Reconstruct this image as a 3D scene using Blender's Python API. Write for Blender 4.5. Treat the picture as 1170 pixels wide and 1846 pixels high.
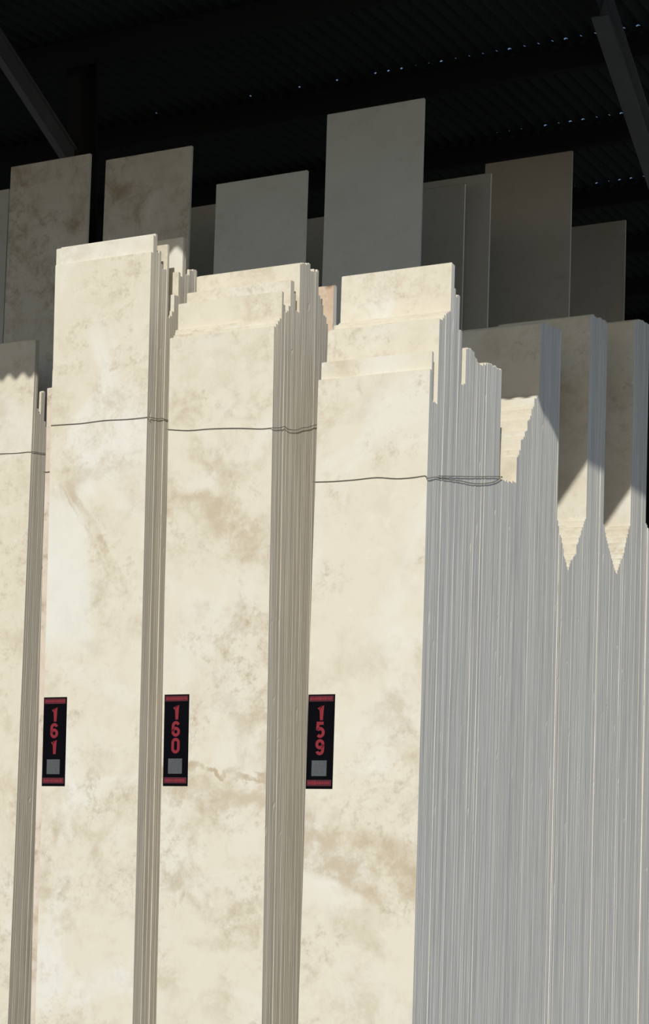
import bpy, bmesh, math, random
from mathutils import Vector, Matrix
for o in list(bpy.data.objects): bpy.data.objects.remove(o, do_unlink=True)
scene = bpy.context.scene
C = scene.collection

# ------------------------------------------------------------ camera, sky, sun, exposure
EYE = 2.0
PHI = math.atan(1605 / 3300.0)                      # heading of the slab rows against the camera axis
UX = Vector((math.cos(PHI), -math.sin(PHI), 0))     # along the slab faces, to the right
DX = Vector((math.sin(PHI), math.cos(PHI), 0))      # into the stacks
OR = Vector((0.46636, 9.0, 0))                      # front right corner of the stack with tag 159
def W(U, D, h): return OR + UX * U + DX * D + Vector((0, 0, h))

cam_d = bpy.data.cameras.new('camera'); cam = bpy.data.objects.new('camera', cam_d); C.objects.link(cam)
cam.location = (0, 0, EYE); cam.rotation_euler = (math.pi / 2, 0, 0)
cam_d.sensor_fit = 'VERTICAL'; cam_d.sensor_height = 24.0
cam_d.lens = 24.0 * 3300 / 1846
cam_d.shift_y = (1380 - 923) / 1846.0
cam_d.clip_end = 400
scene.camera = cam

SUN = (UX * .31 - DX * .83 + Vector((0, 0, .47))).normalized()
world = bpy.data.worlds.new('sky'); scene.world = world; world.use_nodes = True
wn = world.node_tree.nodes; wl = world.node_tree.links
sky = wn.new('ShaderNodeTexSky'); sky.sky_type = 'NISHITA'; sky.sun_disc = False
sky.sun_elevation = math.asin(SUN.z); sky.sun_rotation = math.atan2(SUN.x, SUN.y)
sky.air_density = 1.0; sky.dust_density = .6; sky.ozone_density = 2.0
wl.new(sky.outputs[0], wn['Background'].inputs[0]); wn['Background'].inputs[1].default_value = 0.062
sl = bpy.data.lights.new('sun', 'SUN'); sl.energy = 2.6; sl.angle = math.radians(.35); sl.color = (1, .97, .905)
so = bpy.data.objects.new('sun', sl); C.objects.link(so); so.location = (6, -10, 20)
so.rotation_euler = SUN.to_track_quat('Z', 'Y').to_euler()
vs = scene.view_settings; vs.view_transform = 'Standard'; vs.look = 'None'; vs.exposure = 0.14; vs.gamma = 1.0; vs.use_curve_mapping = False

# ------------------------------------------------------------ helpers
def tag(o, label=None, cat=None, group=None, kind=None):
    if label: o['label'] = label
    if cat: o['category'] = cat
    if group: o['group'] = group
    if kind: o['kind'] = kind
    return o
def obj(name, verts, faces, mat, parent=None):
    me = bpy.data.meshes.new(name); me.from_pydata([tuple(v) for v in verts], [], faces); me.update()
    o = bpy.data.objects.new(name, me); C.objects.link(o)
    if mat: me.materials.append(mat)
    if parent: o.parent = parent
    return o
def empty(name, loc=(0, 0, 0)):
    o = bpy.data.objects.new(name, None); C.objects.link(o); o.location = loc; o.empty_display_size = .1
    return o
def box(c, s):
    v = [(c[0] + i * s[0] / 2, c[1] + j * s[1] / 2, c[2] + k * s[2] / 2) for i in (-1, 1) for j in (-1, 1) for k in (-1, 1)]
    f = [(0, 1, 3, 2), (4, 6, 7, 5), (0, 4, 5, 1), (2, 3, 7, 6), (0, 2, 6, 4), (1, 5, 7, 3)]
    return v, f
def merge(parts):
    V, Fc = [], []
    for v, f in parts:
        n = len(V); V += v; Fc += [tuple(i + n for i in q) for q in f]
    return V, Fc
def tube(pts, r, n=6):
    V, Fc = [], []
    for i, p in enumerate(pts):
        a = pts[max(0, i - 1)]; b = pts[min(len(pts) - 1, i + 1)]
        t = (b - a).normalized(); s = t.cross(Vector((0, 0, 1)))
        if s.length < .05: s = t.cross(Vector((1, 0, 0)))
        s.normalize(); w = t.cross(s)
        for k in range(n):
            an = 2 * math.pi * k / n; V.append(p + s * (r * math.cos(an)) + w * (r * math.sin(an)))
    for i in range(len(pts) - 1):
        for k in range(n):
            Fc.append((i * n + k, i * n + (k + 1) % n, (i + 1) * n + (k + 1) % n, (i + 1) * n + k))
    Fc.append(tuple(range(n - 1, -1, -1))); Fc.append(tuple((len(pts) - 1) * n + k for k in range(n)))
    return V, Fc

def nodes(name):
    m = bpy.data.materials.new(name); m.use_nodes = True
    return m, m.node_tree.nodes, m.node_tree.links, m.node_tree.nodes['Principled BSDF']
def plain(name, col, rough=.7, metal=0, var=.25, scale=6):
    m, N, L, B = nodes(name)
    tc = N.new('ShaderNodeTexCoord'); no = N.new('ShaderNodeTexNoise'); no.inputs['Scale'].default_value = scale; no.inputs['Detail'].default_value = 6
    L.new(tc.outputs['Object'], no.inputs['Vector'])
    mx = N.new('ShaderNodeMix'); mx.data_type = 'RGBA'
    mx.inputs[6].default_value = tuple(c * (1 - var) for c in col) + (1,); mx.inputs[7].default_value = tuple(min(1, c * (1 + var)) for c in col) + (1,)
    L.new(no.outputs['Fac'], mx.inputs[0]); L.new(mx.outputs[2], B.inputs['Base Color'])
    B.inputs['Roughness'].default_value = rough; B.inputs['Metallic'].default_value = metal
    return m

def stone(name, seed=None, base=(.79, .735, .60), pale=(.85, .84, .78), tan=(.56, .475, .335), brown=.62, paleamt=.5, edge=(.775, .765, .725), feature=None, fleck=.5):
    """honed cream travertine with cloudy tan mottling; sawn edges are duller"""
    m, N, L, B = nodes(name)
    tc = N.new('ShaderNodeTexCoord')
    add = N.new('ShaderNodeVectorMath'); add.operation = 'ADD'
    L.new(tc.outputs['Object'], add.inputs[0])
    oi = N.new('ShaderNodeObjectInfo')
    if seed is None:
        mu = N.new('ShaderNodeVectorMath'); mu.operation = 'SCALE'; mu.inputs[0].default_value = (37.0, 91.0, 53.0)
        L.new(oi.outputs['Random'], mu.inputs['Scale']); L.new(mu.outputs[0], add.inputs[1])
    else:
        add.inputs[1].default_value = seed
    def noise(scale, detail, dist, rough=.55, vec=None):
        n = N.new('ShaderNodeTexNoise'); n.inputs['Scale'].default_value = scale; n.inputs['Detail'].default_value = detail
        n.inputs['Distortion'].default_value = dist; n.inputs['Roughness'].default_value = rough
        L.new(vec or add.outputs[0], n.inputs['Vector']); return n.outputs['Fac']
    def ramp(src, a, b, lo=0., hi=1.):
        r = N.new('ShaderNodeMapRange'); r.interpolation_type = 'SMOOTHSTEP'
        r.inputs[1].default_value = a; r.inputs[2].default_value = b; r.inputs[3].default_value = lo; r.inputs[4].default_value = hi
        L.new(src, r.inputs[0]); return r.outputs[0]
    def mix(fac, a, b):
        x = N.new('ShaderNodeMix'); x.data_type = 'RGBA'
        for s, k in ((fac, 0), (a, 6), (b, 7)):
            if isinstance(s, tuple): x.inputs[k].default_value = s + (1,)
            elif isinstance(s, float): x.inputs[k].default_value = s
            else: L.new(s, x.inputs[k])
        return x.outputs[2]
    def mul(a, b):
        x = N.new('ShaderNodeMath'); x.operation = 'MULTIPLY'
        for s, k in ((a, 0), (b, 1)):
            if isinstance(s, float): x.inputs[k].default_value = s
            else: L.new(s, x.inputs[k])
        return x.outputs[0]
    col = mix(mul(ramp(noise(1.7, 3, .8), .50, .66), paleamt), base, pale)
    cloud = mul(ramp(noise(4.6, 12, .25, .70), .44, .70), ramp(noise(1.3, 2, .4), .38, .60, .35, 1.))
    col = mix(mul(cloud, brown), col, tan)
    fine = ramp(noise(15, 12, .15, .76), .47, .70)
    col = mix(mul(mul(fine, ramp(noise(2.6, 3, .3), .42, .60)), brown), col, (tan[0] * .86, tan[1] * .84, tan[2] * .82))
    # thin wandering veins
    v = noise(2.1, 5, 1.6, .6)
    ab = N.new('ShaderNodeMath'); ab.operation = 'SUBTRACT'; L.new(v, ab.inputs[0]); ab.inputs[1].default_value = .5
    a2 = N.new('ShaderNodeMath'); a2.operation = 'ABSOLUTE'; L.new(ab.outputs[0], a2.inputs[0])
    vein = mul(ramp(a2.outputs[0], .0, .011, 1., 0.), ramp(noise(1.3, 2, 0), .50, .62))
    col = mix(mul(vein, .16), col, (tan[0] * .9, tan[1] * .85, tan[2] * .8))
    pale2 = mul(ramp(noise(11, 10, .2, .70), .54, .74), fleck)
    col = mix(pale2, col, (.87, .83, .72))
    # dark pores
    col = mix(mul(ramp(noise(55, 4, .2, .6), .66, .74), mul(ramp(noise(3.7, 3, .3), .45, .6), .45)), col, (tan[0] * .7, tan[1] * .66, tan[2] * .6))
    if feature:
        sp = N.new('ShaderNodeSeparateXYZ'); L.new(tc.outputs['Object'], sp.inputs[0])
        def lin(ax, az, c, wob, nscale):      # ax*x + az*z + c + wobble
            n = noise(nscale, 5, .4, .6)
            a = N.new('ShaderNodeMath'); a.operation = 'MULTIPLY_ADD'; L.new(sp.outputs[0], a.inputs[0]); a.inputs[1].default_value = ax; a.inputs[2].default_value = c - wob * .5
            b = N.new('ShaderNodeMath'); b.operation = 'MULTIPLY_ADD'; L.new(sp.outputs[2], b.inputs[0]); b.inputs[1].default_value = az; L.new(a.outputs[0], b.inputs[2])
            d = N.new('ShaderNodeMath'); d.operation = 'MULTIPLY_ADD'; L.new(n, d.inputs[0]); d.inputs[1].default_value = wob; L.new(b.outputs[0], d.inputs[2])
            return d.outputs[0]
        def band(src, w):
            a = N.new('ShaderNodeMath'); a.operation = 'ABSOLUTE'; L.new(src, a.inputs[0]); return ramp(a.outputs[0], w * .3, w, 1., 0.)
        blot = ramp(noise(8, 12, .2, .72), .34, .60, .15, 1.)
        for kind, ax, az, c, wob, ns, w, z0, z1, amt in feature:
            line = lin(ax, az, c, wob, ns)
            win = mul(ramp(sp.outputs[2], z0 - .08, z0 + .12), ramp(sp.outputs[2], z1 - .12, z1 + .08, 1., 0.))
            if kind == 'area': col = mix(mul(mul(ramp(line, -.07, .05, 1., 0.), win), amt), col, (.85, .85, .79))
            else: col = mix(mul(mul(band(line, w), mul(win, blot)), amt), col, (tan[0] * .95, tan[1] * .92, tan[2] * .88))
    # sawn edges: duller, streaked along the slab
    mp = N.new('ShaderNodeMapping'); mp.inputs['Scale'].default_value = (60, 60, 2.2); L.new(add.outputs[0], mp.inputs[0])
    st = noise(1.0, 4, .2, .6, mp.outputs[0])
    ecol = mix(ramp(st, .3, .7), tuple(c * .84 for c in edge), tuple(c * 1.10 for c in edge))
    rv = N.new('ShaderNodeMapRange'); rv.inputs[3].default_value = .92; rv.inputs[4].default_value = 1.08; L.new(oi.outputs['Random'], rv.inputs[0])
    sc = N.new('ShaderNodeVectorMath'); sc.operation = 'SCALE'; L.new(ecol, sc.inputs[0]); L.new(rv.outputs[0], sc.inputs['Scale'])
    nx = N.new('ShaderNodeSeparateXYZ'); L.new(tc.outputs['Normal'], nx.inputs[0])
    ax = N.new('ShaderNodeMath'); ax.operation = 'ABSOLUTE'; L.new(nx.outputs[0], ax.inputs[0])
    col = mix(ramp(ax.outputs[0], .75, .95), col, sc.outputs[0])
    L.new(col, B.inputs['Base Color'])
    B.inputs['Roughness'].default_value = .55; B.inputs['Specular IOR Level'].default_value = .3
    bp = N.new('ShaderNodeBump'); bp.inputs['Strength'].default_value = .12; bp.inputs['Distance'].default_value = .004
    L.new(noise(30, 6, .3, .7), bp.inputs['Height']); L.new(bp.outputs[0], B.inputs['Normal'])
    return m

M_STONE = stone('travertine')
M_WARM = stone('travertine_warm_edge', edge=(.68, .63, .54))
M_161 = stone('travertine_pale', seed=(3.1, 7.7, 1.9), paleamt=.7, brown=.66, edge=(.68, .63, .54), feature=[('area', 1, .1, .03, .22, 5, 0, 2.62, 3.50, .6), ('band', 1, .63, -1.74, .16, 5, .045, 2.95, 3.56, .7), ('band', 1, .63, -1.69, .16, 5, .018, 2.95, 3.56, .5)])
M_160 = stone('travertine_clouded', seed=(13.4, 2.2, 8.3), paleamt=.35, brown=.85, edge=(.68, .63, .54), feature=[('band', .10, 1, -1.93, .34, 4.5, .026, 1.7, 2.2, .95), ('band', .10, 1, -1.86, .5, 3.0, .11, 1.5, 2.1, .6), ('band', .5, 1, -3.12, .7, 2.4, .16, 2.8, 3.6, .7)])
M_159 = stone('travertine_warm', seed=(21.7, 5.6, 4.4), paleamt=.45, brown=.7, feature=[('band', .3, 1, -1.42, .8, 2.4, .20, .9, 1.9, .75)])
M_PEACH = stone('travertine_peach', seed=(9.2, 4.1, 6.6), base=(.76, .62, .47), tan=(.60, .36, .22), brown=.9, paleamt=.3)
M_PINK = stone('travertine_pinkish', seed=(5.2, 8.1, 2.6), base=(.76, .66, .54), tan=(.52, .40, .28), brown=.9, paleamt=.3, edge=(.68, .63, .54))
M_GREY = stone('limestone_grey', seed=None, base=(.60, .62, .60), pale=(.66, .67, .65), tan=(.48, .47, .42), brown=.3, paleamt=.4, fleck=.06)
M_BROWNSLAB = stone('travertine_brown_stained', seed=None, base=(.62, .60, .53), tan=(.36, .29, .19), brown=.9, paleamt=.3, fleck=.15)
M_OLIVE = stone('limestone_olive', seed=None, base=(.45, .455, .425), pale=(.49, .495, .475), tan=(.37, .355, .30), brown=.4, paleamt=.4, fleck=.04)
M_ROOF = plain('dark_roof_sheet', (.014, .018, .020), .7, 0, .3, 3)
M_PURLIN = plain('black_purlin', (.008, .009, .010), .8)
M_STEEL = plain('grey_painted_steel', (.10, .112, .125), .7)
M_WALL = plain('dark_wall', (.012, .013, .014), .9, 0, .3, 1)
M_FLOOR = plain('yard_concrete', (.20, .20, .195), .9, 0, .15, 1.5)
M_WIRE = plain('dull_wire', (.17, .165, .14), .7)
M_TAG = plain('tag_black', (.004, .004, .006), .9)
M_TAG.node_tree.nodes['Principled BSDF'].inputs['Specular IOR Level'].default_value = .03
M_RED = plain('tag_red', (.24, .014, .024), .8, 0, .15, 40)
M_DRED = plain('tag_dark_red', (.085, .008, .018), .8, 0, .2, 60)
M_PATCH = plain('tag_grey', (.085, .092, .095), .8, 0, .5, 140)

# ------------------------------------------------------------ the setting
v, f = box((0, 12, -.05), (90, 90, .1)); tag(obj('floor', v, f, M_FLOOR), kind='structure')
ROT = Matrix.Rotation(-PHI, 4, 'Z')
HALL = Matrix.Translation(OR) @ ROT
DE, UR, UL, DB = -3.37, 2.0, -12.0, 15.3           # eave, right verge, left end, back wall
def verge(D): return 2.08 + .04 * (D + 3.0)
def roof_z(D): return 7.0 + .02 * (D - DE)
def hall_obj(name, v, f, m, parent=None):
    o = obj(name, v, f, m, parent)
    if not parent: o.matrix_world = HALL
    return o
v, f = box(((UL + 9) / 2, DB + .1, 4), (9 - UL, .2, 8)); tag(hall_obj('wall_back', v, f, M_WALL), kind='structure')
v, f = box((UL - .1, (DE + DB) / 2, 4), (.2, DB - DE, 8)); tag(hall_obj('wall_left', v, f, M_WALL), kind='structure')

rng = random.Random(5)
ceil = empty('ceiling'); ceil.matrix_world = HALL; tag(ceil, kind='structure')
PITCH, AMP = .106, .021
PUR = [4.284 + 1.715 * k for k in range(-4, 7)]
edges = [DE] + PUR + [DB]
ncol = int((UR - UL) / PITCH * 8)
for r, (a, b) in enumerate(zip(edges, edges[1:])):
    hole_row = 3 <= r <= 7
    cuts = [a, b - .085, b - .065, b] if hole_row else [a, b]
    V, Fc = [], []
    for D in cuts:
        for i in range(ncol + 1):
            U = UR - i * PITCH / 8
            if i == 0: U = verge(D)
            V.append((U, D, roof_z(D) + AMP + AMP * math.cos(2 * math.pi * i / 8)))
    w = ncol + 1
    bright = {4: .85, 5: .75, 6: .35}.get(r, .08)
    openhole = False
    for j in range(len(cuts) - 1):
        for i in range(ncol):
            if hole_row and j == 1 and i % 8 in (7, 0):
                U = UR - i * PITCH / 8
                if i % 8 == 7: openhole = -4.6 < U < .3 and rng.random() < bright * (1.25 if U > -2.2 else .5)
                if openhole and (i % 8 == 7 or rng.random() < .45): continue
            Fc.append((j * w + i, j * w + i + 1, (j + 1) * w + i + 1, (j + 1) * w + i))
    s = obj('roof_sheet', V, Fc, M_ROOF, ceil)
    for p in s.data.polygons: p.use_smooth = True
for D in PUR:
    v, f = box(((UR - .3 + UL) / 2, D, roof_z(D) - .085), (UR - .3 - UL, .07, .16)); obj('purlin', v, f, M_PURLIN, ceil)

def ibeam(p0, p1, depth, fw, tf=.014, tw=.010):
    """I section in hall coordinates; web in the plane of the axis and up"""
    p0, p1 = Vector(p0), Vector(p1); t = (p1 - p0).normalized(); s = Vector((1, 0, 0)); n = s.cross(t).normalized()
    if n.z < 0: n = -n
    L_ = (p1 - p0).length
    parts = []
    for c, sz in (((0, 0, 0), (tw, depth, L_)), ((0, -depth / 2, 0), (fw, tf, L_)), ((0, depth / 2, 0), (fw, tf, L_))):
        v, f = box((c[0], c[1], L_ / 2), sz)
        parts.append(([tuple(p0 + s * q[0] + n * q[1] + t * q[2]) for q in v], f))
    return merge(parts)
for U, d0, h0, d1, h1, dep, fw, lab in ((-3.863, 1.60, 7.005, 2.76, 6.34, .15, .055, 'thin grey steel brace under the dark roof at upper left'),
                                 (-.148, 3.45, 7.05, 6.29, 5.504, .19, .115, 'grey steel brace under the dark roof at upper right corner')):
    br = empty('roof_brace'); br.matrix_world = HALL; tag(br, lab, 'beam')
    v, f = ibeam((U, d0, h0), (U, d1, h1), dep, fw); obj('brace_beam', v, f, M_STEEL, br)
    v, f = ibeam((U, d1 + .1, 0), (U, d1 + .101, roof_z(d1) - .002), .2, .12); obj('column', v, f, M_WALL, br)

# ------------------------------------------------------------ slabs
DATA = {
 'h700': 4.0958,
 'h668': 4.2007,
 's159': [
  ('front', 0.0, 3.98), ('slot_strip', 0.0206, 4.074), ('slot', 0.0412, 3.819), ('slot', 0.0618, 3.823), ('slot', 0.0824, 3.827),
  ('middle', 0.103, 4.255), ('middle', 0.1236, 4.261), ('middle', 0.1442, 4.274), ('middle', 0.1648, 4.288), ('middle', 0.1854, 4.302),
  ('middle', 0.206, 4.318), ('middle', 0.2266, 4.329), ('tallest', 0.2472, 4.576), ('tallest', 0.2678, 4.582), ('behind_tall', 0.2884, 4.459),
  ('behind_tall', 0.309, 4.423), ('behind_tall', 0.3296, 4.428), ('behind_tall', 0.3502, 4.433), ('behind_tall', 0.3708, 4.257), ('behind_tall', 0.3914, 4.26),
  ('sun_notch', 0.412, 3.985), ('sun_notch', 0.4326, 3.988), ('sun_notch', 0.4532, 3.99), ('ramp', 0.4738, 4.188), ('ramp', 0.4944, 4.192),
  ('ramp', 0.515, 4.195), ('ramp', 0.5356, 4.192), ('ramp', 0.5562, 4.191), ('ramp', 0.5768, 4.181), ('ramp', 0.5974, 4.17),
  ('ramp', 0.618, 4.16), ('ramp', 0.6386, 4.149), ('flat', 0.6592, 4.137), ('flat', 0.6798, 4.141), ('flat', 0.7004, 4.145),
  ('flat', 0.721, 4.149), ('flat', 0.7416, 4.154), ('flat', 0.7622, 4.158), ('flat', 0.7828, 4.162), ('flat', 0.8034, 4.166),
  ('flat', 0.824, 4.17), ('flat', 0.8446, 4.174), ('flat', 0.8652, 4.172), ('flat', 0.8858, 4.172), ('flat', 0.9064, 4.172),
  ('flat', 0.927, 4.172), ('flat', 0.9476, 4.167), ('flat', 0.9682, 4.169), ('flat', 0.9888, 4.171), ('dip', 1.0094, 3.565),
  ('dip', 1.03, 3.567), ('dip', 1.0506, 3.569), ('dip', 1.0712, 3.57), ('dip', 1.0918, 3.572), ('dip', 1.1124, 3.574),
  ('dip', 1.133, 3.575), ('dip', 1.1536, 3.577), ('dip', 1.1742, 3.579), ('dip', 1.1948, 3.58), ('dip', 1.2154, 3.582),
  ('dip', 1.236, 3.583), ('dip', 1.2566, 3.585), ('stairs', 1.2772, 3.737), ('stairs', 1.2978, 3.746), ('stairs', 1.3184, 3.779),
  ('stairs', 1.339, 3.845), ('stairs', 1.3596, 3.854), ('stairs', 1.3802, 3.865), ('stairs', 1.4008, 3.896), ('stairs', 1.4214, 3.912),
  ('stairs', 1.442, 3.964), ('stairs', 1.4626, 3.98), ('stairs', 1.4832, 4.0), ('stairs', 1.5038, 4.051), ('stairs', 1.5244, 4.063),
  ('stairs', 1.545, 4.111), ('stairs', 1.5656, 4.12), ('stairs', 1.5862, 4.131), ('stairs', 1.6068, 4.142), ('blockA', 1.6274, 4.573),
  ('blockA', 1.648, 4.577), ('blockA', 1.6686, 4.582), ('blockA', 1.6892, 4.585), ('blockA', 1.7098, 4.587), ('blockA', 1.7304, 4.588),
  ('blockA', 1.751, 4.59), ('blockA', 1.7716, 4.591), ('blockA', 1.7922, 4.593), ('blockA', 1.8128, 4.594), ('blockA', 1.8334, 4.595),
  ('blockA', 1.854, 4.597), ('blockA', 1.8746, 4.598), ('blockA', 1.8952, 4.6), ('blockA', 1.9158, 4.601), ('blockA', 1.9364, 4.602),
  ('blockA', 1.957, 4.604), ('blockA', 1.9776, 4.605), ('v1down', 1.9982, 3.461), ('v1down', 2.0188, 3.431), ('v1down', 2.0394, 3.383),
  ('v1down', 2.06, 3.366), ('v1down', 2.0806, 3.335), ('v1down', 2.1012, 3.305), ('v1down', 2.1218, 3.259), ('v1down', 2.1424, 3.245),
  ('v1down', 2.163, 3.224), ('v1down', 2.1836, 3.204), ('v1up', 2.2042, 3.186), ('v1up', 2.2248, 3.204), ('v1up', 2.2454, 3.225),
  ('v1up', 2.266, 3.253), ('v1up', 2.2866, 3.264), ('v1up', 2.3072, 3.276), ('v1up', 2.3278, 3.287), ('v1up', 2.3484, 3.298),
  ('v1up', 2.369, 3.355), ('v1up', 2.3896, 3.377), ('v1up', 2.4102, 3.4), ('v1up', 2.4308, 3.422), ('v1up', 2.4514, 3.459),
  ('v1up', 2.472, 3.48), ('v1up', 2.4926, 3.5), ('v1up', 2.5132, 3.521), ('v1up', 2.5338, 3.542), ('blockB', 2.5544, 4.827),
  ('blockB', 2.575, 4.832), ('blockB', 2.5956, 4.836), ('blockB', 2.6162, 4.841), ('blockB', 2.6368, 4.841), ('blockB', 2.6574, 4.843),
  ('blockB', 2.678, 4.844), ('blockB', 2.6986, 4.846), ('blockB', 2.7192, 4.847), ('blockB', 2.7398, 4.849), ('blockB', 2.7604, 4.851),
  ('blockB', 2.781, 4.852), ('blockB', 2.8016, 4.854), ('blockB', 2.8222, 4.855), ('blockB', 2.8428, 4.857), ('blockB', 2.8634, 4.858),
  ('blockB', 2.884, 4.86), ('v2down', 2.9046, 3.547), ('v2down', 2.9252, 3.526), ('v2down', 2.9458, 3.503), ('v2down', 2.9664, 3.479),
  ('v2down', 2.987, 3.456), ('v2down', 3.0076, 3.432), ('v2down', 3.0282, 3.403), ('v2down', 3.0488, 3.385), ('v2down', 3.0694, 3.367),
  ('v2down', 3.09, 3.349), ('v2down', 3.1106, 3.331), ('v2down', 3.1312, 3.313), ('v2down', 3.1518, 3.295), ('v2down', 3.1724, 3.276),
  ('v2down', 3.193, 3.258), ('v2up', 3.2136, 3.262), ('v2up', 3.2342, 3.281), ('v2up', 3.2548, 3.301), ('v2up', 3.2754, 3.332),
  ('v2up', 3.296, 3.352), ('v2up', 3.3166, 3.372), ('v2up', 3.3372, 3.392), ('v2up', 3.3578, 3.412), ('v2up', 3.3784, 3.452),
  ('v2up', 3.399, 3.483), ('v2up', 3.4196, 3.515), ('v2up', 3.4402, 3.547), ('v2up', 3.4608, 3.579), ('v2up', 3.4814, 3.611),
  ('blockC', 3.502, 5.002), ('blockC', 3.5226, 5.007), ('blockC', 3.5432, 5.012), ('blockC', 3.5638, 5.017), ('blockC', 3.5844, 5.022),
  ('blockC', 3.605, 5.027), ('blockC', 3.6256, 5.032), ('blockC', 3.6462, 5.037), ('blockC', 3.6668, 5.042), ('blockC', 3.6874, 5.043),
  ('blockC', 3.708, 5.044), ('blockC', 3.7286, 5.045), ('blockC', 3.7492, 5.046), ('blockC', 3.7698, 5.046), ('blockC', 3.7904, 5.047),
  ('blockC', 3.811, 5.048), ('blockC', 3.8316, 5.049), ('blockC', 3.8522, 5.049), ('v3down', 3.8728, 3.675), ('v3down', 3.8934, 3.656),
  ('v3down', 3.914, 3.638), ('v3down', 3.9346, 3.619), ('v3down', 3.9552, 3.6), ('v3down', 3.9758, 3.581), ('v3down', 3.9964, 3.563),
  ('v3down', 4.017, 3.544), ('v3down', 4.0376, 3.523), ('v3down', 4.0582, 3.507), ('v3down', 4.0788, 3.489), ('v3down', 4.0994, 3.471),
  ('v3down', 4.12, 3.454), ('v3down', 4.1406, 3.436), ('v3down', 4.1612, 3.418), ('v3down', 4.1818, 3.4), ('v3down', 4.2024, 3.382),
  ('v3down', 4.223, 3.364), ('v3down', 4.2436, 3.345), ('v3down', 4.2642, 3.327),
 ],
 's160': [
  ('front', 0.0, 4.271), ('step', 0.0206, 4.293), ('step', 0.0412, 4.315), ('step', 0.0618, 4.323), ('teeth', 0.0824, 4.475),
  ('teeth', 0.103, 4.41), ('teeth', 0.1236, 4.377), ('teeth', 0.1442, 4.381), ('teeth', 0.1648, 4.418), ('teeth', 0.1854, 4.55),
  ('teeth', 0.206, 4.555), ('teeth', 0.2266, 4.495), ('teeth', 0.2472, 4.405), ('teeth', 0.2678, 4.409), ('tall', 0.2884, 4.667),
  ('tall', 0.309, 4.678), ('tall', 0.3296, 4.683), ('tall', 0.3502, 4.689), ('tall', 0.3708, 4.695), ('tall', 0.3914, 4.7),
  ('shoulder', 0.412, 4.667), ('shoulder', 0.4326, 4.671), ('shoulder', 0.4532, 4.675), ('shoulder', 0.4738, 4.679), ('shoulder', 0.4944, 4.682),
  ('rear', 0.515, 4.556), ('rear', 0.5356, 4.535), ('rear', 0.5562, 4.509), ('rear', 0.5768, 4.464), ('rear', 0.5974, 4.45),
  ('rear', 0.618, 4.427), ('rear', 0.6386, 4.376), ('rear', 0.6592, 4.377), ('rear', 0.6798, 4.375), ('peach', 0.7004, 4.649),
  ('peach', 0.721, 4.654),
 ],
 's161': [
  ('front', 0.0, 4.759), ('tall', 0.0206, 4.854), ('tall', 0.0412, 4.861), ('teeth', 0.0618, 4.777), ('teeth', 0.0824, 4.783),
  ('teeth', 0.103, 4.715), ('teeth', 0.1236, 4.699), ('teeth', 0.1442, 4.704), ('teeth', 0.1648, 4.837), ('low', 0.1854, 4.448),
  ('low', 0.206, 4.454), ('low', 0.2266, 4.488), ('low', 0.2472, 4.579), ('low', 0.2678, 4.584), ('rise', 0.2884, 4.724),
  ('rise', 0.309, 4.701), ('back_tall', 0.3296, 4.927), ('rear', 0.3502, 4.857), ('rear', 0.3708, 4.723), ('rear', 0.3914, 4.728),
  ('rear', 0.412, 4.764), ('rear', 0.4326, 4.769), ('rear', 0.4532, 4.774), ('rear', 0.4738, 4.779),
 ],
 's162': [
  ('front', 1.02, 4.667), ('rear', 1.0406, 4.672), ('rear', 1.0612, 4.239), ('rear', 1.0818, 4.218), ('rear', 1.1024, 4.352),
  ('rear', 1.123, 4.356), ('rear', 1.1436, 4.165), ('rear', 1.1642, 4.134), ('rear', 1.1848, 4.102), ('rear', 1.2054, 4.087),
  ('rear', 1.226, 4.076), ('rear', 1.2466, 4.066), ('rear', 1.2672, 4.055), ('rear', 1.2878, 4.044), ('rear', 1.3084, 4.033),
  ('rear', 1.329, 4.022),
 ],
 'BG': [
  (-3.167, 0.636, 1.624, 6.048), (-2.413, 0.654, 1.661, 5.998), (-1.632, 0.657, 1.779, 5.759), (-0.852, 0.663, 1.801, 6.105), (-0.928, 0.681, 3.157, 6.049),
  (-0.775, 0.69, 4.419, 6.57), (-0.795, 0.726, 5.863, 6.443), (-4.303, 0.726, 2.287, 6.16), (-2.862, 0.608, 3.103, 6.107), (-2.016, 0.626, 3.302, 5.962),
  (-1.066, 0.653, 3.03, 5.958),
 ],
 'wires': {
  '161': [(-2.227, 0.081, 3.867), (-2.11, 0.081, 3.864), (-2.02, 0.081, 3.862), (-1.878, 0.081, 3.866), (-1.737, 0.081, 3.86), (-1.608, 0.081, 3.861), (-1.608, 0.103, 3.864), (-1.608, 0.188, 3.87), (-1.608, 0.229, 3.88), (-1.608, 0.275, 3.879), (-1.608, 0.364, 3.894)],
  '160': [(-1.488, 0.064, 3.784), (-1.348, 0.063, 3.766), (-1.214, 0.063, 3.764), (-1.049, 0.062, 3.754), (-0.918, 0.062, 3.74), (-0.86, 0.062, 3.739), (-0.844, 0.056, 3.738), (-0.844, 0.143, 3.753), (-0.844, 0.193, 3.767), (-0.844, 0.238, 3.76), (-0.844, 0.334, 3.773), (-0.844, 0.4, 3.795), (-0.844, 0.466, 3.809), (-0.844, 0.56, 3.837), (-0.844, 0.669, 3.861)],
  '159': [(-0.634, 0.096, 3.451), (-0.521, 0.096, 3.446), (-0.396, 0.096, 3.446), (-0.273, 0.096, 3.449), (-0.166, 0.095, 3.436), (-0.076, 0.095, 3.435), (-0.01, 0.096, 3.439), (0.006, 0.091, 3.425), (0.006, 0.192, 3.445), (0.006, 0.302, 3.452), (0.006, 0.529, 3.473), (0.006, 0.687, 3.483), (0.006, 0.849, 3.503), (0.006, 1.016, 3.535), (0.006, 1.118, 3.57), (0.006, 1.118, 3.579), (0.006, 0.687, 3.518), (0.006, 0.228, 3.456)],
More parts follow.
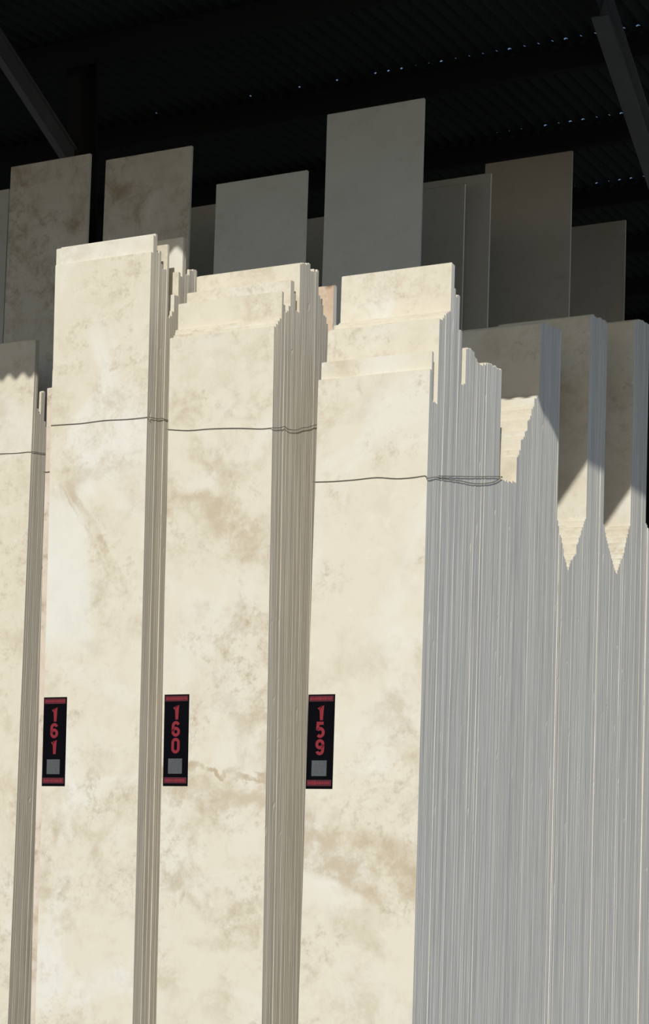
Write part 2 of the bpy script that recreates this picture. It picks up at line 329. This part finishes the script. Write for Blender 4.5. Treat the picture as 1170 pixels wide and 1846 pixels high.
  '162': [(-3.607, 1.152, 3.965), (-3.332, 1.152, 3.958), (-3.222, 1.152, 3.953), (-3.139, 1.152, 3.954), (-3.118, 1.152, 3.952), (-3.107, 1.159, 3.955), (-3.107, 1.206, 3.959), (-3.107, 1.266, 3.962), (-3.107, 1.352, 3.975)],
  '161b': [(-2.317, 0.132, 3.625), (-2.291, 0.131, 3.623), (-2.265, 0.132, 3.624)],
 },
 'tags': {
  '161': (-2.228, 1.888, 2.372),
  '160': (-1.462, 1.892, 2.374),
  '159': (-0.62, 1.882, 2.361),
 },
 'U160': -0.8502,
 'U161': -1.6143,
 'U162': -3.1126,
 'U159l': -0.6217,
 'U160l': -1.4741,
 'U161l': -2.2295,
 'U161b': -2.2805,
}
def slab_mesh(w, th, L, seed, chips=2, notch=None):
    """one sawn slab: right edge at x=0, front face at y=0, foot at z=0; arrised corners, slightly wavy edges, a few chips"""
    r = random.Random(seed); c = .0006
    zs = [0.0]; 
    n = 9
    zs = [L * i / n + (r.uniform(-.12, .12) * L / n if 0 < i < n else 0) for i in range(n)] 
    rows = [(z, r.uniform(-.0005, .0005), r.uniform(-.002, .002), 0) for z in zs] + [(L - .004, 0, 0, 0)]
    for _ in range(chips if r.random() < .4 else 0):
        z = r.uniform(.35, .96) * L; s = r.uniform(.012, .05)
        rows += [(z - s, 0, 0, 0), (z - s * .3, 0, 0, r.uniform(.002, .006)), (z + s * .4, 0, 0, r.uniform(.003, .009)), (z + s, 0, 0, 0)]
    rows.sort()
    if notch:                                  # upper left corner broken away above notch height
        zc, ext = notch
        rows = [(z, a, b - (ext if z < zc else 0), c_) for z, a, b, c_ in rows] + [(zc - .002, 0, -ext, 0), (zc + .002, 0, 0, 0)]; rows.sort()
    V = []
    for z, jr, jl, ch in rows:
        V += [(jr - c - ch, 0, z), (jr - ch * .4, c + ch * .7, z), (jr, th - c, z), (jr - c, th, z), (-w + jl + c, th, z), (-w + jl, th - c, z), (-w + jl, c, z), (-w + jl + c, 0, z)]
    nr = len(rows)
    V += [(x + (-.003 if x > -w / 2 else .003), y + (.003 if y < th / 2 else -.003), L) for x, y, z in V[-8:]]
    Fc = []
    for i in range(nr):
        for k in range(8): Fc.append((i * 8 + k, i * 8 + (k + 1) % 8, (i + 1) * 8 + (k + 1) % 8, (i + 1) * 8 + k))
    Fc.append(tuple(range(7, -1, -1))); Fc.append(tuple(nr * 8 + k for k in range(8)))
    me = bpy.data.meshes.new('stone_slab'); me.from_pydata(V, [], Fc); me.update(); return me
SEED = [100]
def slab(U, D, h, w, tl, mat, label, group=None, th=.0203, chips=1, notch=None):
    """U: right edge; D: front face at eye level; h: height of the top; tl: tangent of the lean"""
    SEED[0] += 1
    lam = math.atan(tl); L = (h - .002) / math.cos(lam)
    me = slab_mesh(w, th, L, SEED[0], chips, notch); me.materials.append(mat)
    o = bpy.data.objects.new('stone_slab', me); C.objects.link(o)
    o.matrix_world = Matrix.Translation(W(U, D - EYE * tl, .002)) @ ROT @ Matrix.Rotation(-lam, 4, 'X')
    return tag(o, label, 'stone slab', group, 'thing')

T4, T2, T161 = math.tan(math.radians(4.0)), math.tan(math.radians(2.2)), .046
ORD = 'zeroth first second third fourth fifth sixth seventh eighth ninth tenth eleventh twelfth thirteenth fourteenth fifteenth sixteenth seventeenth eighteenth nineteenth twentieth'.split()
ORD += ['twenty-' + o for o in ORD[1:10]]
LAB159 = {
 'front': ('cream slab bearing tag 159, foremost beside the wide grey stack side', None),
 'slot_strip': ('narrow-looking slab just behind the front slab with tag 159, slightly higher', None),
 'slot': ('narrow slot behind the slab tagged 159', 'slot slabs of stack 159'),
 'middle': ('middle cream step of the stack tagged 159', 'middle step slabs of stack 159'),
 'tallest': ('sunlit peak of the stack tagged 159', 'tallest slabs of stack 159'),
 'behind_tall': ('drop behind the peak of the stack tagged 159', 'slabs behind the peak of stack 159'),
 'sun_notch': ('small sunlit notch of the stack tagged 159', 'notch slabs of stack 159'),
 'ramp': ('short ramp of the stack tagged 159', 'ramp slabs of stack 159'),
 'flat': ('level rear part of the stack tagged 159', 'level rear slabs of stack 159'),
 'dip': ('flat dip behind the stack tagged 159', 'dip slabs'),
 'stairs': ('sunlit staircase rising to the first shaded block', 'staircase slabs'),
 'blockA': ('first roof-shaded block right of tag 159', 'first shaded block'),
 'v1down': ('falling flank of the left V notch', 'left flank of the first V notch'),
 'v1up': ('rising flank of the left V notch', 'right flank of the first V notch'),
 'blockB': ('shaded block between the two V notches', 'second shaded block'),
 'v2down': ('falling flank of the right V notch', 'left flank of the second V notch'),
 'v2up': ('rising flank of the right V notch', 'right flank of the second V notch'),
 'blockC': ('shaded block at the right picture edge', 'third shaded block'),
 'v3down': ('low row behind the rightmost shaded block', 'slabs behind the third shaded block'),
}
LAB160 = {
 'front': ('clouded cream slab bearing tag 160, foremost of the middle stack', None),
 'step': ('lowest step behind the slab tagged 160', 'first step of stack 160'),
 'teeth': ('uneven toothed middle of the stack tagged 160', 'toothed slabs of stack 160'),
 'tall': ('tallest part of the stack tagged 160', 'tallest slabs of stack 160'),
 'shoulder': ('shoulder behind the tallest part of stack 160', 'shoulder slabs of stack 160'),
 'rear': ('falling rear slope of the stack tagged 160', 'rear slope of stack 160'),
 'peach': ('peach-stained pair at the back of stack 160', 'peach slabs of stack 160'),
}
LAB161 = {
 'front': ('pale slab bearing tag 161, with a whitish patch on its left half', None),
 'tall': ('tallest pair right behind the slab tagged 161', 'tallest slabs of stack 161'),
 'teeth': ('toothed part behind the peak of stack 161', 'toothed slabs of stack 161'),
 'low': ('deep dark gap of the stack tagged 161', 'gap slabs of stack 161'),
 'rise': ('rise before the rear tall slabs of stack 161', 'rising slabs of stack 161'),
 'back_tall': ('rear tall part of the stack tagged 161', 'rear tall slabs of stack 161'),
 'rear': ('short last row of the stack tagged 161', 'last slabs of stack 161'),
}
def fill(rows, labels, U0, W0, tl, seed, mats=None, notches={}, special={}):
    r = random.Random(seed); cnt = {}; lev = 0.0; seen = {}
    for sid, D, h in rows: cnt[sid] = cnt.get(sid, 0) + 1
    for i, (sid, D, h) in enumerate(rows):
        lab, grp = labels[sid]
        if cnt[sid] > 1:
            seen[sid] = seen.get(sid, 0) + 1; lab = '%s slab from the front in the %s' % (ORD[seen[sid]], lab)
        else: grp = None
        if r.random() < .13: lev = r.choice([-.0025, -.001, -.0005, 0, 0, .0005, .001, .0025])
        ju = lev + r.choice([0] * 12 + [.0003, -.0003, .0003, -.0003, .0012]) if i else 0.0
        jw = r.uniform(-.012, .012) if i else 0
        w = W0 + jw
        slab(U0 + ju, D + (r.uniform(0, .0002) if i else 0), h + (r.uniform(-.006, .006) if i else 0), w, tl, special.get(i) or (mats or {}).get(sid, M_STONE if seed == 1 else M_WARM), lab, grp, notch=notches.get(i))
fill(DATA['s159'], LAB159, 0.0, -DATA['U159l'], T4, 1, {'front': M_159})
fill(DATA['s160'], LAB160, DATA['U160'], DATA['U160'] - DATA['U160l'], T2, 2, {'front': M_160, 'peach': M_PEACH})
fill(DATA['s161'], LAB161, DATA['U161'], DATA['U161'] - DATA['U161l'], T161, 3, {'front': M_161},
     notches={3: (DATA['h700'], .078), 4: (DATA['h668'], .062)}, special={3: M_PINK})
LAB162 = {'front': ('slab at left picture edge, sunlit below a wavy shadow line and shaded on top', None),
          'rear': ('short row behind the half-shaded slab at left edge', 'slabs behind the left edge slab')}
fill(DATA['s162'], LAB162, DATA['U162'], .64, T4, 4)
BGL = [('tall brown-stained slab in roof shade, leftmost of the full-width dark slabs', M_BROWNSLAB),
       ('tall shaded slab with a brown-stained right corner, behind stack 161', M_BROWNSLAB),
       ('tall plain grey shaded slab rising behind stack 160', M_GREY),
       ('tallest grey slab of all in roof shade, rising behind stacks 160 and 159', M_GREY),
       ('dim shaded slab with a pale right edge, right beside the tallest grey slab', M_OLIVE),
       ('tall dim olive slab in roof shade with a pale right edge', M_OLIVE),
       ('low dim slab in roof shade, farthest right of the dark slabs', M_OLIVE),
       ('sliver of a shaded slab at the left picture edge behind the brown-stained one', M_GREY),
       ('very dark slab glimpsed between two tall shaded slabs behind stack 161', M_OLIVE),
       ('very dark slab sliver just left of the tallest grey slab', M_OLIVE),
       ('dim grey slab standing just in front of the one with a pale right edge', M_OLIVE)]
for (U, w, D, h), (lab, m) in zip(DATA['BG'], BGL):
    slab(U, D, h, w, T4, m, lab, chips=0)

# ------------------------------------------------------------ number tags
def arc(cx, cz, rx, rz, a0, a1, n=14):
    return [(cx + rx * math.cos(math.radians(a0 + (a1 - a0) * k / n)), cz + rz * math.sin(math.radians(a0 + (a1 - a0) * k / n))) for k in range(n + 1)]
STROKES = {   # centre lines in a box 0.62 wide and 1 high
 '0': [arc(0, .69, .22, .23, 0, 180) + arc(0, .31, .22, .23, 180, 360) + [(.22, .69)]],
 '1': [[(-.17, .72), (.06, .93), (.06, 0.0)]],
 '5': [[(.22, .93), (-.17, .93), (-.20, .50)] + arc(0, .33, .22, .25, 130, -140)],
 '6': [arc(0, .70, .21, .22, 20, 180) + [(-.22, .33)] + arc(0, .31, .22, .23, 180, 540, 24)],
 '9': [arc(0, .30, .21, .22, 200, 360) + [(.22, .67)] + arc(0, .69, .22, .23, 0, 360, 24)],
}
def digit_mesh(ch, h, t=.205):
    V, Fc = [], []
    for path in STROKES[ch]:
        P = [Vector((x, z)) for x, z in path]; n0 = len(V)
        for i, p in enumerate(P):
            a = P[max(0, i - 1)]; b = P[min(len(P) - 1, i + 1)]; d = b - a
            if d.length < 1e-6: d = Vector((1, 0))
            d.normalize(); s = Vector((-d.y, d.x)) * t / 2
            if 0 < i < len(P) - 1:
                c = (P[i] - a).normalized().dot(d); s = s / max(.6, c)
            for q in (p + s, p - s): V += [(q.x * h, 0.0, q.y * h), (q.x * h, -.0006, q.y * h)]
        for i in range(len(P) - 1):
            k = n0 + i * 4
            Fc += [(k + 1, k + 3, k + 7, k + 5), (k, k + 4, k + 6, k + 2), (k, k + 1, k + 5, k + 4), (k + 2, k + 6, k + 7, k + 3)]
    me = bpy.data.meshes.new('digit'); me.from_pydata(V, [], Fc); me.update(); return me
TAGL = {'161': 'black tag with red digits 161 on a pale slab, leftmost of the three tags', '160': 'black tag with red digits 160 on a clouded slab, middle one of three tags',
        '159': 'black tag with red digits 159 on a cream slab, rightmost of the three tags'}
def number_tag(num, U, h0, h1, tl):
    e = empty('number_tag'); lam = math.atan(tl)
    e.matrix_world = Matrix.Translation(W(U, -.0004 + (h0 - EYE) * tl, h0)) @ ROT @ Matrix.Rotation(-lam, 4, 'X')
    tag(e, TAGL[num], 'sign')
    w, H = .150, h1 - h0
    def plate(name, x0, x1, z0, z1, y, m, t=.0008):
        v, f = box(((x0 + x1) / 2, y - t / 2, (z0 + z1) / 2), (x1 - x0, t, z1 - z0)); return obj(name, v, f, m, e)
    plate('plate', 0, w, 0, H, 0, M_TAG, .0012)
    for nm, z0, z1 in (('top_band', H * .925, H * .985), ('bottom_band', H * .03, H * .095)):
        b = plate(nm, .006, w - .008, z0, z1, -.0012, M_DRED, .0005)
        r = random.Random(num + nm); x = .012; P = []
        while x < w - .02:                       # print too small to read in the photograph
            ww = r.uniform(.006, .012); hh = (z1 - z0) * r.uniform(.28, .55)
            P.append(box((x + ww / 2, -.0018, (z0 + z1) / 2), (ww, .0003, hh))); x += ww + .003
        v, f = merge(P); o = obj('band_print', v, f, M_RED, b)
    for k, ch in enumerate(num):
        o = bpy.data.objects.new('digit', digit_mesh(ch, H * .163)); C.objects.link(o); o.data.materials.append(M_RED); o.parent = e
        o.location = (w * .485, -.0013, H * (.725 - .183 * k))
    plate('grey_patch', w * .20, w * .76, H * .135, H * .30, -.0012, M_PATCH, .0005)
for n, tl in (('161', T161), ('160', T2), ('159', T4)):
    number_tag(n, *DATA['tags'][n], tl)

# ------------------------------------------------------------ binding wires
WL = {'161': 'thin wire tied across the stack with tag 161, sloping up to the right', '160': 'thin wire tied across the stack with tag 160, kinked on its side',
      '159': 'thin wire tied across the stack with tag 159, sagging along its grey side', '162': 'thin wire tied across the half-shaded stack at the left edge',
      '161b': 'short wire end showing at the left edge of the slab with tag 161'}
for k, pts in DATA['wires'].items():
    P = [W(*p) for p in pts]; Q = []
    for i in range(len(P) - 1):                  # smooth through the bends
        p0, p1, p2, p3 = P[max(0, i - 1)], P[i], P[i + 1], P[min(len(P) - 1, i + 2)]
        for s in range(4):
            t = s / 4
            Q.append(.5 * ((2 * p1) + (p2 - p0) * t + (2 * p0 - 5 * p1 + 4 * p2 - p3) * t * t + (3 * p1 - p0 - 3 * p2 + p3) * t ** 3))
    Q.append(P[-1])
    v, f = tube(Q, .0019); tag(obj('binding_wire', v, f, M_WIRE), WL[k], 'wire', None)
